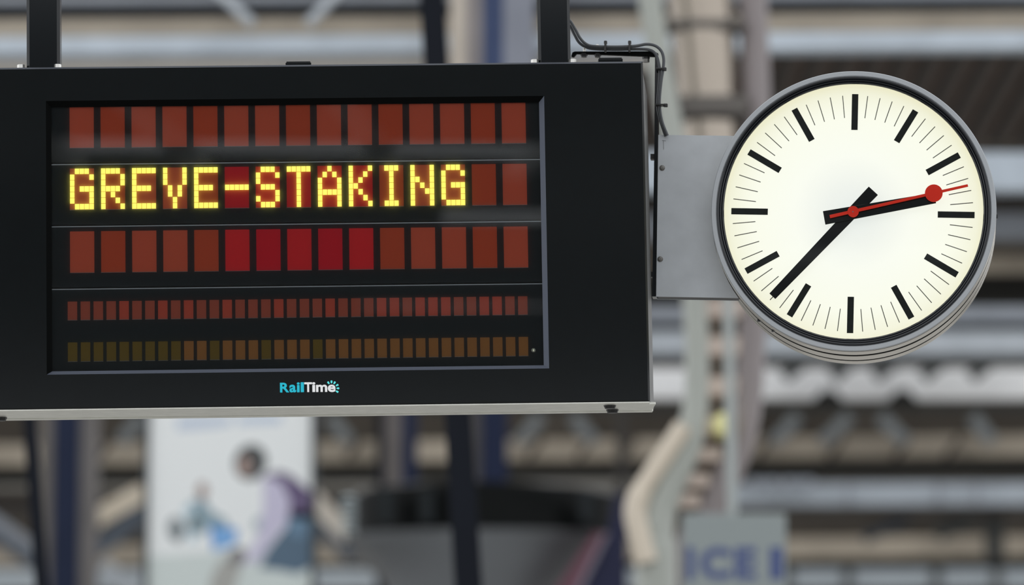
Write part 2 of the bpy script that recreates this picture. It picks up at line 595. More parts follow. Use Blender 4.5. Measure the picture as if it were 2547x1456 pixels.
bm = add_prism(bmesh.new(), plate_outline(YB, 335.5, 738, 0), YB, YB + 0.003)
setp(obj('cover_plate', bm, M_grey, brk), 'light grey weathered front plate')
obj('inner_box', add_prism(bmesh.new(), plate_outline(YB + 0.003, 339, 737, 4), YB + 0.003, YB + 0.05), M_rubber, brk)
obj('back_plate', add_prism(bmesh.new(), plate_outline(YB + 0.003, 339, 738, 0), YB + 0.05, YB + 0.053), M_grey, brk)
for (u, v), m in (((1647, 418), M_greyd), ((1642, 645), M_greyd)):
    p = onframe(MC, u, v, YB)
    bm = bmesh.new()
    add_lathe(bm, [(0.0, -0.0045), (0.0032, -0.0045), (0.0036, -0.0035), (0.0058, -0.003), (0.0078, -0.001), (0.0078, 0.0)], 18, p.x, p.z)
    for vv in bm.verts: vv.co.y += YB
    obj('screw', bm, m, brk, True)
for pts in (((1647, 350), (1656, 350.8)), ((1650, 349), (1650.5, 372))):
    p0, p1 = onframe(MC, *pts[0], YB - 0.0004), onframe(MC, *pts[1], YB - 0.0004)
    obj('scratched_mark', add_bar(bmesh.new(), p0, p1, 0.0010, 0.0006), mat('scratch_dark', (0.09, 0.09, 0.09, 1), 0.6), brk)
# dark upright strip and top arm
YU = 0.015
s0 = [onframe(MC, u, v, YU) for u, v in ((1629, 140), (1637, 140), (1637, 330), (1632.5, 738), (1622, 738), (1628, 330))]
bm = bmesh.new()
add_prism(bm, [(p.x, p.z) for p in s0], YU, YU + 0.045)
obj('upright_strip', bm, M_steel, brk)
bm = bmesh.new()
s1 = [onframe(MC, u, v, YU) for u, v in ((1421, 140), (1424, 130), (1430, 128), (1628, 127.5), (1637, 133), (1637, 142), (1626, 140), (1470, 134), (1434, 133), (1427, 141))]
add_prism(bm, [(p.x, p.z) for p in s1], YU, YU + 0.014)
obj('top_arm', bm, M_arm, brk)
for u, v in ((1453, 134), (1487, 134.5), (1607, 143)):
    p = onframe(MC, u, v, YU + 0.01)
    bm = hexa(bmesh.new(), (p.x, YU + 0.008, p.z), 0.011, -0.006, 'z', 6, 0.85)
    hexa(bm, (p.x, YU + 0.008, p.z), 0.008, -0.010, 'z', 10, 1.0)
    obj('nut', bm, M_rubber, brk)
p = onframe(MC, 1607, 150, YU + 0.01)
obj('corner_bolt', hexa(bmesh.new(), (p.x, YU + 0.008, p.z - 0.006), 0.0095, 0.009, 'z', 6, 1.0), M_greyd, brk)
for u, v in ((1454, 122), (1486, 113)):
    p = onframe(MC, u, v, YU + 0.01)
    obj('bolt', add_lathe(bmesh.new(), [(0.0, 0), (0.0, 0)], 4) if False else
        box(p.x - 0.0035, p.x + 0.0035, YU + 0.004, YU + 0.011, p.z - 0.012, p.z + 0.002, 0.0008), M_zinc, brk)
for u, v in ((1622, 391), (1617, 684)):
    p = onframe(MC, u, v, YU + 0.02)
    obj('spacer', box(p.x - 0.004, p.x + 0.008, YU + 0.01, YU + 0.035, p.z - 0.007, p.z + 0.007), M_rubber, brk)


# cables
def cable(pts, r, label, ties, yy):
    P = [onframe(MC, u, v, yy) for u, v in pts]
    c = empty('cable', MC @ Matrix.Translation(P[0]), label, 'cable', 'cables to the clock')
    bm = add_tube(bmesh.new(), [p - P[0] for p in smooth_path(P, 6)], r, 12)
    obj('sheath', bm, M_cable, c, True)
    for u, v, w, h in ties:
        p = onframe(MC, u, v, yy) - P[0]
        bm = bmesh.new()
        k, n = 0.0010765, 4
        add_box(bm, p.x - w * k / 2, p.x + w * k / 2, -0.012, 0.012, p.z - h * k / 2, p.z + h * k / 2, 0.001)
        if w < h:
            add_box(bm, p.x - 4 * k, p.x + 4 * k, -0.008, 0.004, p.z + h * k / 2 - 0.002, p.z + h * k / 2 + 0.007, 0.0015)
        else:
            add_box(bm, p.x + w * k / 2 - 0.006, p.x + w * k / 2 + 0.006, -0.010, 0.002, p.z - 0.0055, p.z + 0.0035, 0.0015)
        obj('cable_tie', bm, M_tie, c)


cable([(1412, 47), (1420, 55), (1432, 75), (1443, 95), (1457, 109), (1476, 115), (1530, 116.5), (1580, 114.5), (1608, 110), (1630, 114),
       (1645, 127), (1651, 148), (1649, 175), (1645, 200), (1641, 240), (1641, 268), (1647, 303), (1660, 337)], 0.0042,
      'upper grey cable arching over the board\'s corner down to the bracket plate',
      ((1506, 119, 5, 22), (1566, 119, 5, 22), (1642, 172, 22, 4), (1643, 262, 26, 4)), 0.0)
cable([(1412, 58), (1420, 68), (1430, 88), (1441, 106), (1458, 117), (1480, 121.5), (1530, 123), (1590, 122), (1618, 125), (1632, 137), (1639, 160),
       (1641, 182), (1638.5, 220), (1636, 262), (1640, 290), (1650, 322), (1656, 339)], 0.0042,
      'lower grey cable lying on the dark bracket arm beside its twin', (), 0.0095)

# ------------------------------------------------------------------ station clock
clk = empty('station_clock', MC, 'round backlit station clock with a red second hand', 'clock')
M_drum = mat('clock_drum_metal', (0.74, 0.70, 0.63, 1), 0.28, metal=0.9)
M_ringg = mat('clock_bezel_grey', (0.36, 0.38, 0.40, 1), 0.45, metal=0.1, bump=0.15, nscale=120)
M_gask = mat('clock_gasket_black', (0.004, 0.006, 0.009, 1), 0.2)
bm = bmesh.new()
YR, YK = -0.058, 0.190
prof = [(0.3845, YR + 0.003)]
GRV = ((-0.047, 0.004), (0.027, 0.014), (0.122, 0.010))
for gy, gw in GRV:
    prof += [(0.3845, gy - gw - 0.001), (0.3795, gy - gw), (0.3795, gy + gw), (0.3845, gy + gw + 0.001)]
prof += [(0.3845, YK - 0.004), (0.381, YK), (0.0, YK)]
add_lathe(bm, prof, 160, DX, DZ)
drum = obj('drum', bm, M_drum, clk, False)
for gy, gw in GRV:
    bm = bmesh.new()
    add_lathe(bm, [(0.3785, gy - gw), (0.3841, gy - gw), (0.3841, gy + gw), (0.3785, gy + gw)], 160, DX, DZ, True)
    obj('groove_seal', bm, M_arm, drum)
a_ = math.radians(248)
for ang, gy in ((237, 0.012), (229.5, 0.032)):
    t = math.radians(ang)
    p = Vector((DX + 0.3845 * math.cos(t), gy, DZ + 0.3845 * math.sin(t)))
    obj('latch', box(p.x - 0.006, p.x + 0.006, gy - 0.006, gy + 0.006, p.z - 0.003, p.z + 0.004, 0.001), M_gask, drum)
pp = onframe(MC, 2481, 543, 0.05)
obj('hinge_pin', box(DX + 0.380, DX + 0.3885, 0.02, 0.03, pp.z - 0.006, pp.z + 0.006, 0.001), M_gask, drum)
bm = bmesh.new()
add_lathe(bm, [(0.3845, YR + 0.003), (0.3825, YR), (0.372, YR), (0.3695, YR + 0.002)], 160, DX, DZ)
obj('bezel', bm, M_ringg, clk, True)
bm = bmesh.new()
add_lathe(bm, [(0.3695, YR + 0.002), (0.369, YR - 0.001), (0.366, YR - 0.002), (0.3625, YR), (0.3615, YR + 0.003), (0.3600, YR + 0.001),
               (0.3570, YR + 0.002), (0.3560, YR + 0.005), (0.3545, YR + 0.003), (0.3515, YR + 0.004), (0.3497, YR + 0.008)], 160, DX, DZ)
obj('gasket', bm, M_gask, clk)
bm = bmesh.new()
add_lathe(bm, [(0.3497, YR + 0.008), (0.352, YR + 0.012), (0.372, -0.004), (0.372, 0.004)], 128, DX, DZ)
obj('reflector_wall', bm, mat('white_reflector', (0.75, 0.73, 0.62, 1), 0.6), clk, True)
# dial: milk glass lit from behind, a little dimmer and yellower towards its rim
m = mat('backlit_dial', (0.16, 0.16, 0.15, 1), 0.35)
nt = m.node_tree
bs = nt.nodes['Principled BSDF']
tc = nt.nodes.new('ShaderNodeTexCoord')
ln = nt.nodes.new('ShaderNodeVectorMath'); ln.operation = 'LENGTH'
nt.links.new(tc.outputs['Object'], ln.inputs[0])
rp = nt.nodes.new('ShaderNodeValToRGB')
el = rp.color_ramp.elements
el[0].position = 0.0; el[0].color = (0.72, 0.76, 0.73, 1)
el[1].position = 0.37; el[1].color = (0.73, 0.70, 0.46, 1)
for pos, col in ((0.07, (0.76, 0.79, 0.74, 1)), (0.16, (0.85, 0.87, 0.78, 1)), (0.27, (0.85, 0.865, 0.74, 1)), (0.335, (0.79, 0.79, 0.62, 1))):
    e = el.new(pos); e.color = col
nt.links.new(ln.outputs['Value'], rp.inputs['Fac'])
nt.links.new(rp.outputs['Color'], bs.inputs['Emission Color'])
bs.inputs['Emission Strength'].default_value = 1.0
bm = bmesh.new()
add_lathe(bm, [(0.0, 0.0), (0.373, 0.0), (0.373, 0.004), (0.0, 0.004)], 128)
obj('dial', bm, m, clk)
M_mark = mat('dial_mark_black', (0.006, 0.009, 0.009, 1), 0.4, spec=0.15, noise=0.3, nscale=60)
M_thin = mat('dial_line_grey', (0.06, 0.06, 0.05, 1), 0.5)
M_hand = mat('hand_satin_black', (0.004, 0.006, 0.007, 1), 0.13, spec=0.35)
M_red = mat('hand_red', (0.72, 0.030, 0.012, 1), 0.4, spec=0.15)
RO, RI, HWD = 0.3293, 0.2300, 0.0172
hm = mesh_of('hour_mark', box(-HWD / 2, HWD / 2, -0.0022, -0.0002, RI, RO), M_mark)
mm = mesh_of('minute_mark', box(-0.0011, 0.0011, -0.0012, -0.0002, 0.2645, 0.3262), M_thin)
for k in range(60):
    o = link('hour_mark' if k % 5 == 0 else 'minute_mark', hm if k % 5 == 0 else mm, clk)
    o.rotation_euler = (0, math.radians(k * 6), 0)


def hand(name, tail, tip, wt, wp, y, m, th=0.003):
    a, b = onframe(MC, *tail, y), onframe(MC, *tip, y)
    t = (b - a).normalized(); n = Vector((-t.z, 0, t.x))
    k = 0.0010765
    q = [a - n * wt * k / 2, b - n * wp * k / 2, b + n * wp * k / 2, a + n * wt * k / 2]
    bm = bmesh.new()
    add_prism(bm, [(p.x, p.z) for p in q], y, y + th)
    bmesh.ops.bevel(bm, geom=bm.edges[:], offset=0.0006, segments=1, affect='EDGES')
    return obj(name, bm, m, clk)


hand('minute_hand', (2172.3, 474.6), (1921, 737.2), 31.5, 20.5, -0.024, M_hand)
hand('hour_hand', (2049.8, 542.2), (2326, 492.5), 35, 27, -0.030, M_hand)
sh = hand('second_hand', (2064, 539), (2407.5, 461.3), 8.5, 6.5, -0.040, M_red)
for (u, v), r in (((2122, 526.6), 14.2), ((2322.6, 480.6), 22.2)):
    p = onframe(MC, u, v, -0.0405)
    bm = bmesh.new()
    r *= 0.0010765
    add_lathe(bm, [(0.0, -0.0415), (r - 0.0006, -0.0415), (r, -0.0408), (r, -0.037), (0.0, -0.037)], 48, p.x, p.z)
    obj('disc', bm, M_red, sh)
p = onframe(MC, 2121.5, 527, -0.042)
obj('pin', add_lathe(bmesh.new(), [(0.0, -0.0425), (0.0018, -0.0422), (0.0018, -0.0412)], 12, p.x, p.z), M_greyd, sh)
obj('arbor', add_lathe(bmesh.new(), [(0.0, -0.036), (0.006, -0.036), (0.006, -0.0005)], 20, p.x, p.z), M_mark, clk)
bm = bmesh.new()
add_lathe(bm, [(0.0, YR + 0.010), (0.3500, YR + 0.010)], 96, DX, DZ)
setp(obj('cover_glass', bm, glass('clock_glass', 0.02, 1.3), clk), 'clear cover glass over the dial')

# ------------------------------------------------------------------ parallel platform canopies behind
def paint(r, g, b, noise=0.08, ns=3.0, rough=0.6):
    return mat('paint_%d_%d_%d' % (r, g, b), rgb(r, g, b, K), rough, spec=0.15, noise=noise, nscale=ns)


def px(Y):
    return Y / F * 1.0


def run(v0, v1, th, Y, d, m, name, parent, u0=-900, u1=3450, dy=0.0):
    """a long level beam crossing the view at distance Y, its middle at height v0 (u = 0) to v1 (u = 2547)"""
    f = lambda u: v0 + (v1 - v0) * u / 2547.0
    bm = add_bar(bmesh.new(), at(u0, f(u0), Y), at(u1, f(u1), Y), th * px(Y), d)
    return obj(name, bm, m, parent, world=True)


def brace(a, b, th, Y, m, parent, name='brace', d=0.12):
    return obj(name, add_bar(bmesh.new(), at(*a, Y), at(*b, Y), th * px(Y), d), m, parent, world=True)


def deck(v0, v1, Y, depth, m, parent, ribs=0, mr=None, u0=-900, u1=3450, th=0.06):
    a, b = at(u0, v0 + (v1 - v0) * u0 / 2547.0, Y), at(u1, v0 + (v1 - v0) * u1 / 2547.0, Y)
    bm = bmesh.new()
    vs = [bm.verts.new(p + Vector(o)) for o in ((0, 0, 0), (0, depth, 0), (0, 0, th), (0, depth, th)) for p in (a, b)]
    for q in ((0, 1, 3, 2), (4, 6, 7, 5), (0, 4, 5, 1), (2, 3, 7, 6), (0, 2, 6, 4), (1, 5, 7, 3)):
        bm.faces.new([vs[i] for i in q])
    dk = obj('deck', bm, m, parent, world=True)
    if ribs:
        for k in range(ribs):
            t = (k + 0.5) / ribs
            p = a.lerp(b, t)
            bm = box(p.x - 0.05, p.x + 0.05, p.y + 0.02, p.y + depth - 0.02, p.z - 0.05, p.z + 0.01)
            obj('deck_rib', bm, mr or m, dk, world=True)
    return dk


P_white = paint(158, 166, 174)
P_white2 = paint(218, 226, 232, 0.05)
P_gutD = paint(138, 144, 150)
P_gutE = paint(132, 138, 142)
P_tan = paint(142, 133, 120, 0.16, 2.0)
P_tan2 = paint(128, 120, 108, 0.28, 1.6)
P_slate = paint(66, 72, 80)
P_lgrey = paint(150, 155, 160)
P_mgrey = paint(118, 122, 128)
P_dgrey = paint(70, 72, 72)
P_brown = paint(74, 62, 55, 0.2)
P_brownd = paint(46, 40, 36)
P_dark = paint(34, 34, 32)
P_warm = paint(186, 181, 175, 0.05)
P_navy = paint(24, 31, 52)
P_navyd = paint(10, 14, 22)
P_beige = paint(140, 130, 120)


def canopy(v, Y, label):
    return empty('platform_canopy', at(1273, v, Y), label, 'canopy', 'parallel platform canopies')


# nearest canopy, across the top of the view
A = canopy(60, 34, 'nearest pale platform canopy edge crossing above the departure board')
run(0, -14, 20, 34.0, 0.3, P_mgrey, 'purlin', A)
run(28, 12, 34, 34.3, 0.3, P_slate, 'beam', A)
run(72, 52, 50, 34.1, 0.2, P_tan, 'fascia_board', A)
run(113, 97, 44, 33.9, 0.25, P_white, 'gutter', A)
run(139, 124, 16, 34.0, 0.2, P_lgrey, 'gutter_lip', A, u1=1660)
run(157, 142, 28, 34.1, 0.2, P_warm, 'soffit_board', A, u1=1660)
brace((520, -40), (628, 55), 22, 33.7, P_lgrey, A)
brace((862, -40), (765, 55), 20, 33.7, P_lgrey, A)
deck(128, 112, 34.2, 4.2, P_brown, A, 60, P_brownd)

B = canopy(420, 39, 'second canopy whose white gutter shows right of the clock')
run(425, 425, 96, 40.0, 0.3, P_white, 'gutter', B, u0=1500)
run(560, 560, 62, 40.6, 0.3, P_mgrey, 'beam', B, u0=1500)
run(655, 655, 40, 41.0, 0.2, P_tan2, 'fascia_board', B, u0=2200)
deck(480, 480, 40.2, 1.6, P_brownd, B, 0, u0=1500)
run(720, 720, 70, 42.0, 0.2, P_dark, 'beam', B, u0=1500)

C = canopy(900, 54, 'third canopy with the brightest white gutter under the clock')
run(778, 778, 46, 52.0, 0.3, P_mgrey, 'beam', C, u0=1400)
run(812, 812, 20, 52.3, 0.3, P_dgrey, 'beam', C, u0=1400)
run(852, 852, 56, 52.0, 0.3, P_lgrey, 'fascia_board', C, u0=1400)
run(892, 892, 22, 52.3, 0.3, P_dgrey, 'beam', C, u0=1400)
run(952, 952, 74, 54.0, 0.3, P_white2, 'gutter', C)
for u in (1985, 2105, 2212, 2330, 2450):
    brace((u - 34, 936), (u + 30, 884), 34, 53.6, P_dgrey, C)
for u in (2060, 2245):
    brace((u - 34, 1016), (u, 976), 30, 53.6, P_dark, C)
    brace((u + 34, 1016), (u, 976), 30, 53.6, P_dark, C)
deck(990, 990, 54.2, 1.6, P_dark, C)
for u0, u1 in ((2045, 2115), (2255, 2190), (1925, 1985), (2470, 2420), (1290, 1345), (1480, 1425), (870, 820), (300, 350)):
    brace((u0, 1100), (u1, 1035), 32, 57.5, paint(92, 95, 96), C)
run(1131, 1107, 52, 58.0, 0.3, P_tan2, 'purlin', C)
run(1180, 1158, 44, 58.6, 0.3, P_dark, 'beam', C)
for u in (1330, 1455, 1560, 1700, 1900, 2080, 2245, 2370, 880, 260):
    brace((u - 18, 1140), (u + 18, 1088), 14, 57.7, P_brownd, C)

D = canopy(1228, 68, 'fourth canopy, white gutter level with the hanging sign\'s top')
run(1232, 1228, 54, 68.0, 0.3, P_gutD, 'gutter', D, u0=1640)
run(1205, 1205, 26, 68.0, 0.3, paint(98, 95, 90), 'beam', D, u1=1620)
run(1250, 1250, 34, 68.4, 0.3, paint(62, 60, 58), 'beam', D, u1=1620)
for u in (2110, 2335, 2430):
    brace((u, 1205), (u, 1252), 16, 67.7, P_mgrey, D, 'gutter_joint')
for u in (1900, 1985):
    brace((u - 30, 1215), (u, 1170), 34, 67.6, P_mgrey, D)
    brace((u + 30, 1215), (u, 1170), 34, 67.6, P_mgrey, D)
deck(1258, 1258, 68.2, 2.6, P_brownd, D)
run(1383, 1358, 50, 73.0, 0.3, P_tan2, 'purlin', D)
run(1402, 1402, 22, 73.4, 0.3, P_dark, 'beam', D)
brace((2560, 1225), (2330, 1330), 40, 70, P_dgrey, D)
brace((2260, 1290), (2150, 1340), 26, 70, P_slate, D)
brace((2475, 1250), (2475, 1390), 46, 70, P_dgrey, D, 'strut')
# light and grey diagonals at the left end
brace((205, 1308), (358, 1222), 44, 60, paint(178, 168, 152), D)
brace((215, 1385), (365, 1268), 44, 62, P_slate, D)
brace((-60, 1262), (95, 1372), 32, 60, P_mgrey, D)
brace((-60, 1300), (95, 1410), 30, 61, P_slate, D)
brace((776, 1238), (868, 1335), 46, 60, paint(175, 168, 158), D)
brace((766, 1288), (880, 1390), 34, 61, P_slate, D)
brace((250, 1412), (380, 1500), 50, 60, P_lgrey, D)

E_ = canopy(1440, 84, 'farthest canopy whose pale gutter runs along the bottom edge')
run(1442, 1438, 52, 84.0, 0.3, P_gutE, 'gutter', E_)
for u in (1960, 2110, 2330, 2480):
    brace((u, 1414), (u, 1470), 26, 83.6, P_dgrey, E_, 'strut')
deck(1468, 1468, 84.2, 3.0, P_dark, E_)


# ------------------------------------------------------------------ columns and masts
def col_box(bm, u0, u1, v, Y, d, ztop, zbot=0.0):
    a, b = at(u0, v, Y), at(u1, v, Y)
    return add_box(bm, a.x, b.x, Y, Y + d, zbot, ztop)


def column(name, label, Y, strips, v, ztop, cat='column'):
    c = empty(name, (at(strips[0][1], v, Y).x, Y, 0), label, cat, 'far columns' if cat == 'column' else None)
    for nm, u0, u1, d, m, off in strips:
        obj(nm, col_box(bmesh.new(), u0, u1, v, Y + off, d, ztop), m, c, world=True)
    return c


column('platform_column', 'blue and beige column below the board right of the slanting dark mast', 50,
       [('flange', 1125, 1162, 0.5, P_beige, 0.0), ('web', 1162, 1198, 0.4, paint(80, 78, 78), 0.1),
        ('flange', 1198, 1262, 0.5, P_navy, 0.0)], 1100, at(0, 700, 50).z)
for nm_, u0_, u1_, m_ in (('hanging_post', 1120, 1160, paint(158, 150, 140)), ('hanging_post', 1160, 1200, paint(112, 108, 108)),
                          ('hanging_post', 1200, 1252, paint(52, 62, 88)), ('hanging_post', 1252, 1330, paint(112, 115, 124))):
    obj(nm_, col_box(bmesh.new(), u0_, u1_, 80, 33.5, 0.38, at(0, -300, 34).z, at(0, 560, 34).z), m_, A, world=True)
column('platform_column', 'short blue and grey column below the board left of the dark mast', 50,
       [('flange', 936, 955, 0.5, P_navyd, 0.0), ('web', 955, 1000, 0.4, paint(105, 100, 98), 0.1),
        ('flange', 1000, 1036, 0.5, P_navy, 0.0)], 1100, at(0, 700, 50).z)
column('platform_column', 'dark navy column left of the poster', 50,
       [('flange', 98, 132, 0.4, paint(92, 88, 84), 0.05), ('web', 130, 196, 0.5, paint(24, 31, 50), 0.0),
        ('flange', 196, 238, 0.4, paint(94, 91, 90), 0.05)], 1250, at(0, 700, 50).z)
column('signal_post', 'thin dark post rising between the train and the curved column', 50,
       [('shaft', 1535, 1560, 0.3, paint(48, 46, 44), 0.0)], 1150, at(0, 900, 50).z, 'post')


def mast(label, c0, c1, w0, w1, Y):
    a, b = at(*c0, Y), at(*c1, Y)
    M = empty('slanting_mast', (b + (b - a) * (b.z / (a.z - b.z))), label, 'mast', 'slanting masts')
    d = (b - a)
    p1 = a - d * 0.6
    p0 = b + d * (b.z / (a.z - b.z))
    bm = bmesh.new()
    k = px(Y)
    def ring(p, w):
        return [bm.verts.new(p + Vector(o)) for o in ((-w / 2, 0, 0), (w / 2, 0, 0), (w / 2, w, 0), (-w / 2, w, 0))]
    r0, r1 = ring(p0, w1 * k * 1.05), ring(p1, w0 * k * 0.97)
    bm.faces.new(r0); bm.faces.new(r1[::-1])
    for i in range(4):
        bm.faces.new((r0[i], r0[(i + 1) % 4], r1[(i + 1) % 4], r1[i]))
    obj('shaft', bm, P_navyd, M, world=True)
    bm = box(p0.x - 0.25, p0.x + 0.25, p0.y - 0.15, p0.y + 0.35, 0, 0.05)
    obj('foot_plate', bm, P_navyd, M, world=True)


mast('slanting dark mast passing behind the middle of the board', (1075, 0), (1165, 1456), 60, 72, 24)
mast('slim slanting dark mast behind the board\'s left end', (73, 1050), (103, 1456), 33, 36, 26)

# ------------------------------------------------------------------ curved tubular column right of the board
Yc = 30
tc_ = empty('curved_column', (at(1600, 1456, Yc).x, Yc, 0), 'curved pale tubular column with metal drums between its tubes', 'column')
M_tubeL = mat('pale_green_grey_tube', rgb(136, 139, 133, K), 0.3)
M_tubeR = mat('lilac_grey_tube', rgb(114, 107, 107, K), 0.4)
pl = [(1598, -400), (1612, -60), (1640, 150), (1672, 330), (1706, 550), (1728, 750), (1733, 950), (1722, 1060), (1694, 1140), (1655, 1215), (1628, 1290), (1626, 1360), (1632, 1470)]
P = [at(u, v, Yc) for u, v in pl]
P.append(Vector((P[-1].x, Yc, 0.0)))
obj('tube', add_tube(bmesh.new(), smooth_path(P, 6), [r_ * px(Yc) for r_ in [30] * 37 + [30 + 22 * min(1, k_ / 24) for k_ in range(48)]], 20), M_tubeL, tc_, True, True)
pr = [(1870, -400), (1872, -60), (1880, 200), (1886, 420), (1882, 650), (1870, 850), (1860, 1000), (1838, 1110), (1790, 1230), (1745, 1330), (1710, 1470)]
P = [at(u, v, Yc + 0.3) for u, v in pr]
P.append(Vector((P[-1].x, Yc + 0.3, 0.0)))
obj('tube', add_tube(bmesh.new(), smooth_path(P, 6), 36 * px(Yc), 20), M_tubeR, tc_, True, True)
Pe = [at(u, v, Yc - 0.12) for u, v in ((1700, 1060), (1668, 1110), (1628, 1170), (1592, 1228), (1580, 1275), (1590, 1330), (1608, 1400))]
obj('elbow_highlight', add_tube(bmesh.new(), smooth_path(Pe, 6), [24 * px(Yc)] * 18 + [28 * px(Yc)] * 19, 18), mat('painted_elbow_highlight', rgb(176, 166, 151, K), 0.35), tc_, True, True)  # lit left side of the tube, painted as an extra beige length in front
M_drumb = mat('satin_steel_drum', rgb(168, 158, 146, 1.0), 0.25, metal=0.75)
M_plate = mat('dark_web_plate', rgb(78, 74, 70, K), 0.6)
P = []
for (uL, uR, v0, v1) in ((1655, 1835, -30, 52), (1668, 1840, 62, 232), (1694, 1850, 288, 460), (1720, 1850, 500, 680)):
    a, b = at(uL + 6, v0, Yc), at(uR - 6, v0, Yc)
    c, d = at(uL + 22, v1, Yc), at(uR, v1, Yc)
    bm = bmesh.new()
    n = 24
    def arc(l, r):
        mid, rad = (l + r) / 2, (r - l).length / 2
        return [bm.verts.new((mid.x + rad * math.cos(2 * math.pi * k / n), Yc + 0.32 + rad * math.sin(2 * math.pi * k / n), mid.z)) for k in range(n)]
    r0, r1 = arc(a, b), arc(c, d)
    bm.faces.new(r0); bm.faces.new(r1[::-1])
    for i in range(n):
        bm.faces.new((r0[i], r0[(i + 1) % n], r1[(i + 1) % n], r1[i]))
    obj('drum', bm, M_drumb, tc_, True, True)
for (u0, v0, u1, v1, w) in ((1645, 57, 1850, 57, 20), (1670, 260, 1860, 258, 46), (1695, 480, 1860, 480, 40)):
    obj('web_plate', add_bar(bmesh.new(), at(u0, v0, Yc + 0.1), at(u1, v1, Yc + 0.1), w * px(Yc), 0.3), M_plate, tc_, world=True)
M_rung = mat('pale_pink_rung', rgb(172, 158, 148, K), 0.5)
for v in (765, 860, 960, 1060, 1130, 1195, 1245):
    s = max(0, v - 1000) * 0.45
    obj('rung', add_bar(bmesh.new(), at(1752 - s, v, Yc + 0.25), at(1852 - s, v, Yc + 0.25), (46 if v < 1100 else 34) * px(Yc), 0.2), M_rung, tc_, world=True)
obj('web_plate', add_prism(bmesh.new(), [(at(u, v, Yc + .5).x, at(u, v, Yc + .5).z) for u, v in
    ((1735, 700), (1870, 700), (1860, 1000), (1830, 1120), (1745, 1300), (1700, 1456), (1610, 1456), (1610, 1330), (1700, 1180), (1742, 1050))], Yc + 0.5, Yc + 0.53), paint(104, 98, 90), tc_, world=True)

# ------------------------------------------------------------------ hanging ICE sign
Ys = 28
ice = empty('hanging_sign', at(1828, 1456, Ys), 'grey hanging sign reading ICE 1 below the clock', 'sign')
a, b = at(1700, 1552, Ys), at(1955, 1278, Ys)
M_ice = mat('ice_sign_grey', rgb(116, 123, 123, K), 0.5)
M_icet = mat('ice_sign_blue', rgb(52, 64, 104, K), 0.5)
obj('panel', box(a.x, b.x, Ys, Ys + 0.06, a.z, b.z, 0.004), M_ice, ice, world=True)
for ch_, u0, u1 in (('I', 1708, 1727), ('C', 1742, 1818), ('E', 1829, 1881), ('1', 1915, 1947)):
    t0, t1 = at(u0, 1442, Ys), at(u1, 1362, Ys)
    link('letter', text_mesh('letter', ch_, M_icet, t1.x - t0.x, t1.z - t0.z, 0.003, 0.045), ice,
         XF[ice.name].inverted() @ Vector((t0.x, Ys - 0.0005, t0.z)))
p0, p1 = at(1822, 1285, Ys), at(1812, 740, Ys)
obj('rod', add_tube(bmesh.new(), [p0 + Vector((0, 0.03, 0)), p1 + Vector((0, 0.03, 0)), at(1808, 560, Ys) + Vector((0, 0.03, 0))], 13 * px(Ys), 14), mat('pale_rod', rgb(138, 143, 142, K), 0.5, spec=0.2), ice, True, True)
pa = at(1809, 575, Ys)
obj('support_arm', box(pa.x - 0.02, pa.x + 0.02, Ys, Yc + 0.4, pa.z - 0.03, pa.z + 0.03), M_ice, ice, world=True)
pl_ = at(1800, 1058, Yc + 0.1)
obj('lamp_lens', add_lathe(bmesh.new(), [(0.0, Yc - 0.02), (0.07, Yc), (0.078, Yc + 0.06), (0.078, Yc + 0.3), (0, Yc + 0.3)], 24, pl_.x, pl_.z),
    mat('pale_yellow_lens', rgb(200, 196, 138, K), 0.3), tc_, True, True)

# ------------------------------------------------------------------ poster
Yp = 42
a, b = at(366, 1560, Yp), at(776, 985, Yp)
pst = empty('poster_case', (a.x, Yp, 0), 'tall white poster in a dark frame showing a person bending over', 'poster')
M_pf = mat('poster_frame_dark', rgb(42, 48, 52, K), 0.5)
obj('frame', box(a.x - 0.05, a.x, Yp - 0.04, Yp + 0.12, 0.25, b.z + 0.05, 0.01), M_pf, pst, world=True)
obj('frame', box(b.x, b.x + 0.05, Yp - 0.04, Yp + 0.12, 0.25, b.z + 0.05, 0.01), M_pf, pst, world=True)
obj('frame', box(a.x, b.x, Yp - 0.04, Yp + 0.12, b.z, b.z + 0.05, 0.01), M_pf, pst, world=True)
obj('frame', box(a.x, b.x, Yp - 0.04, Yp + 0.12, 0.25, a.z, 0.01), M_pf, pst, world=True)
obj('leg', box(a.x - 0.05, a.x + 0.05, Yp, Yp + 0.1, 0, 0.25), M_pf, pst, world=True)
obj('leg', box(b.x - 0.05, b.x + 0.05, Yp, Yp + 0.1, 0, 0.25), M_pf, pst, world=True)
sheet = obj('sheet', box(a.x, b.x, Yp, Yp + 0.05, a.z, b.z), mat('poster_paper', rgb(210, 220, 222, K), 0.6), pst, world=True)


def blob(u, v, ru, rv, rot=0, n=20):
    c, s = math.cos(math.radians(rot)), math.sin(math.radians(rot))
    return [(u + ru * math.cos(t) * c - rv * math.sin(t) * s, v + ru * math.cos(t) * s + rv * math.sin(t) * c)
            for t in [2 * math.pi * k / n for k in range(n)]]


def printed(pts, col, lay, name='print'):
    y = Yp - 0.001 * lay
    q = [at(u, v, Yp) for u, v in pts]
    bm = add_prism(bmesh.new(), [(p.x, p.z) for p in q], y - 0.001, y)
    obj(name, bm, mat('ink_%d_%d_%d' % col, rgb(*col, K), 0.6), sheet, world=True)


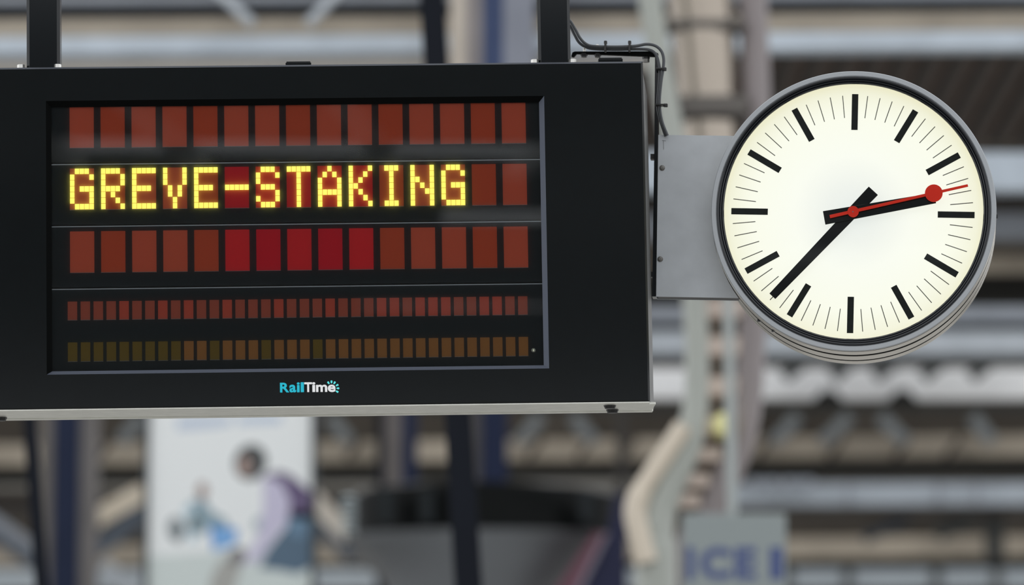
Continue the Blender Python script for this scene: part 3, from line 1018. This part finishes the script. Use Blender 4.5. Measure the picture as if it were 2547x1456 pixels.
printed([(366, 1385), (776, 1360), (776, 1560), (366, 1560)], (184, 192, 190), 0)
printed([(440, 1040), (575, 1035), (575, 1058), (520, 1066), (440, 1072)], (176, 186, 200), 1)
printed([(590, 1035), (700, 1030), (700, 1052), (590, 1056)], (172, 184, 200), 1)
printed([(650, 1188), (690, 1172), (720, 1180), (776, 1225), (776, 1290), (730, 1300), (700, 1250), (665, 1235)], (90, 78, 108), 1)       # purple waistcoat
printed([(655, 1185), (700, 1200), (722, 1250), (715, 1300), (672, 1352), (645, 1395), (600, 1405), (618, 1375), (645, 1330), (655, 1260)], (178, 174, 194), 2)  # lilac sleeve
printed([(720, 1275), (776, 1270), (776, 1410), (740, 1428), (690, 1418), (645, 1415), (668, 1365), (712, 1310)], (74, 94, 112), 1)    # jeans
printed([(715, 1290), (765, 1290), (760, 1340), (720, 1330)], (92, 118, 140), 3)
printed(blob(623, 1151, 40, 45, 20), (58, 62, 64), 2)          # dark hair
printed(blob(609, 1160, 16, 26, 8), (146, 126, 118), 3)        # face
printed(blob(503, 1222, 14, 22), (146, 128, 122), 2)          # sitting figure
printed([(470, 1250), (505, 1238), (530, 1275), (560, 1290), (570, 1312), (530, 1312), (500, 1330), (470, 1330)], (126, 146, 156), 1)
printed([(455, 1262), (485, 1255), (490, 1345), (470, 1350)], (168, 188, 198), 2)
printed(blob(482, 1300, 12, 26, 8), (92, 104, 106), 3)
printed(blob(438, 1318, 20, 32, -8), (108, 116, 120), 1)
printed([(522, 1308), (590, 1315), (586, 1355), (530, 1372)], (84, 136, 192), 2)    # blue bucket
printed(blob(558, 1342, 18, 12), (140, 178, 212), 3)
printed(blob(590, 1385, 20, 24, 30), (112, 110, 110), 3)
printed([(545, 1400), (580, 1380), (600, 1410), (588, 1450), (570, 1500), (515, 1500), (525, 1440)], (150, 150, 146), 2)
printed(blob(645, 1305, 16, 18), (150, 162, 168), 1)

# ------------------------------------------------------------------ train front
Yt = 46
trn = empty('train', (at(1190, 1400, Yt).x, Yt, 0), 'grey train nose with a black windscreen band behind the mast', 'train')


def loft(secs, m, name, bul=1.6, n=22):
    """secs [(v, uL, uR)] from the top down: bowed front of the cab"""
    bm = bmesh.new()
    rings = []
    for v, uL, uR in secs:
        a, b = at(uL, v, Yt), at(uR, v, Yt)
        row = []
        for k in range(n + 1):
            t = math.pi * k / n
            row.append(bm.verts.new(((a.x + b.x) / 2 - (b.x - a.x) / 2 * math.cos(t), Yt + 0.35 - bul * math.sin(t), a.z if v < 9000 else 0)))
        back = [bm.verts.new((b.x, Yt + 3, row[0].co.z)), bm.verts.new((a.x, Yt + 3, row[0].co.z))]
        rings.append(row + back)
    for r0, r1 in zip(rings, rings[1:]):
        L = len(r0)
        for k in range(L):
            bm.faces.new((r0[k], r0[(k + 1) % L], r1[(k + 1) % L], r1[k]))
    bm.faces.new(rings[0]); bm.faces.new(rings[-1][::-1])
    return obj(name, bm, m, trn, True, True)


M_tg = mat('train_grey', rgb(82, 84, 86, K), 0.4, spec=0.2)
loft([(1210, 930, 1470), (1216, 885, 1525), (1228, 870, 1548), (1348, 872, 1546)], mat('train_windscreen', (0.006, 0.007, 0.007, 1), 0.3, spec=0.08), 'windscreen_band', 0.85)
loft([(1328, 862, 1552), (1336, 864, 1548), (1356, 884, 1500), (1385, 925, 1470), (1456, 962, 1410), (1560, 985, 1370), (1700, 1000, 1350)], M_tg, 'nose', 0.95)
for u in (960, 1062, 1460):
    a = at(u, 1265, Yt - 0.72)
    obj('wiper_post', box(a.x - 0.06, a.x + 0.06, Yt - 0.62, Yt - 0.45, at(u, 1312, Yt).z, at(u, 1232, Yt).z), paint(30, 34, 36), trn, world=True)
yq = Yt - 0.72
q = [at(u, v, yq) for u, v in ((1478, 1326), (1502, 1328), (1425, 1480), (1375, 1480))]
obj('maroon_stripe', add_prism(bmesh.new(), [(p.x, p.z) for p in q], yq, yq + 0.4), paint(92, 62, 72), trn, world=True)
q = [at(u, v, yq) for u, v in ((1502, 1328), (1512, 1330), (1440, 1480), (1425, 1480))]
obj('pale_stripe', add_prism(bmesh.new(), [(p.x, p.z) for p in q], yq, yq + 0.4), paint(112, 108, 118), trn, world=True)
q = [at(u, v, yq) for u, v in ((1512, 1330), (1530, 1240), (1556, 1215), (1558, 1480), (1440, 1480))]
obj('side_skirt', add_prism(bmesh.new(), [(p.x, p.z) for p in q], yq + 0.05, yq + 0.4), paint(36, 38, 58), trn, world=True)
q = [at(u, v, Yt) for u, v in ((1000, 1700), (1350, 1700))]
obj('undercarriage', box(q[0].x, q[1].x, Yt, Yt + 2.8, 0, q[0].z + 0.05), P_dark, trn, world=True)
M_ins = mat('insulator_glaze', rgb(140, 150, 152, K), 0.3)
a = at(866, 1330, Yt - 1.2); t = at(866, 1232, Yt - 1.2)
ins = obj('insulator', add_tube(bmesh.new(), [Vector((a.x, a.y, a.z - 0.1)), Vector((a.x, a.y, t.z))], 0.03, 12), P_dgrey, trn, True, True)
for k in range(6):
    z = a.z + (t.z - a.z) * (k + 0.5) / 6
    bm = bmesh.new()
    n = 18
    vb = [bm.verts.new((a.x + 0.075 * math.cos(2 * math.pi * i / n), a.y + 0.075 * math.sin(2 * math.pi * i / n), z - 0.016)) for i in range(n)]
    vt = [bm.verts.new((a.x + 0.05 * math.cos(2 * math.pi * i / n), a.y + 0.05 * math.sin(2 * math.pi * i / n), z + 0.016)) for i in range(n)]
    bm.faces.new(vb); bm.faces.new(vt[::-1])
    for i in range(n): bm.faces.new((vb[i], vb[(i + 1) % n], vt[(i + 1) % n], vt[i]))
    obj('rib', bm, M_ins, ins, True, True)

# ------------------------------------------------------------------ girder over the board, unseen roof added behind the camera to shape reflections
M_roof = mat('girder_and_added_roof', (0.16, 0.155, 0.15, 1), 0.7)
rf = structure('ceiling', box(-4.6, 5.4, 11.98, 12.32, 6.40, 6.60), M_roof, 'girder the board hangs from, with unseen roof panels added for reflections')
for x0, x1, y0, y1 in ((-4.6, 5.4, -5.75, -0.6), (-4.6, 5.4, -8.55, -6.45), (-4.6, 1.0, -9.35, -8.55), (-4.6, 5.4, -13.6, -9.35), (-4.6, 5.4, -24, -14.0), (-4.6, 0.6, -14.0, -13.6)):
    obj('added_roof_panel', box(x0, x1, y0, y1, 6.40, 6.43), M_roof, rf)  # added out of view: dark panels and gaps for the glass to mirror
M_rb = mat('added_brace_white', (0.85, 0.86, 0.84, 1), 0.5)
for a, b in (((-1.30, -3.8), (-0.80, -6.3)), ((0.05, -3.8), (0.52, -6.3)), ((-2.3, -3.8), (-1.62, -6.3)), ((1.9, -4.6), (1.35, -6.6))):  # unseen white bars added to draw diagonals in the glass
    bm = bmesh.new()
    a, b = Vector((a[0], a[1], 6.36)), Vector((b[0], b[1], 6.36))
    n = Vector((0, 0, 1)).cross((b - a).normalized()) * 0.07
    q = [a - n, b - n, b + n, a + n]
    lo = [bm.verts.new(p - Vector((0, 0, 0.06))) for p in q]; hi = [bm.verts.new(p + Vector((0, 0, 0.05))) for p in q]
    bm.faces.new(lo); bm.faces.new(hi[::-1])
    for k in range(4): bm.faces.new((lo[k], lo[(k + 1) % 4], hi[(k + 1) % 4], hi[k]))
    obj('added_roof_brace', bm, M_rb, rf)
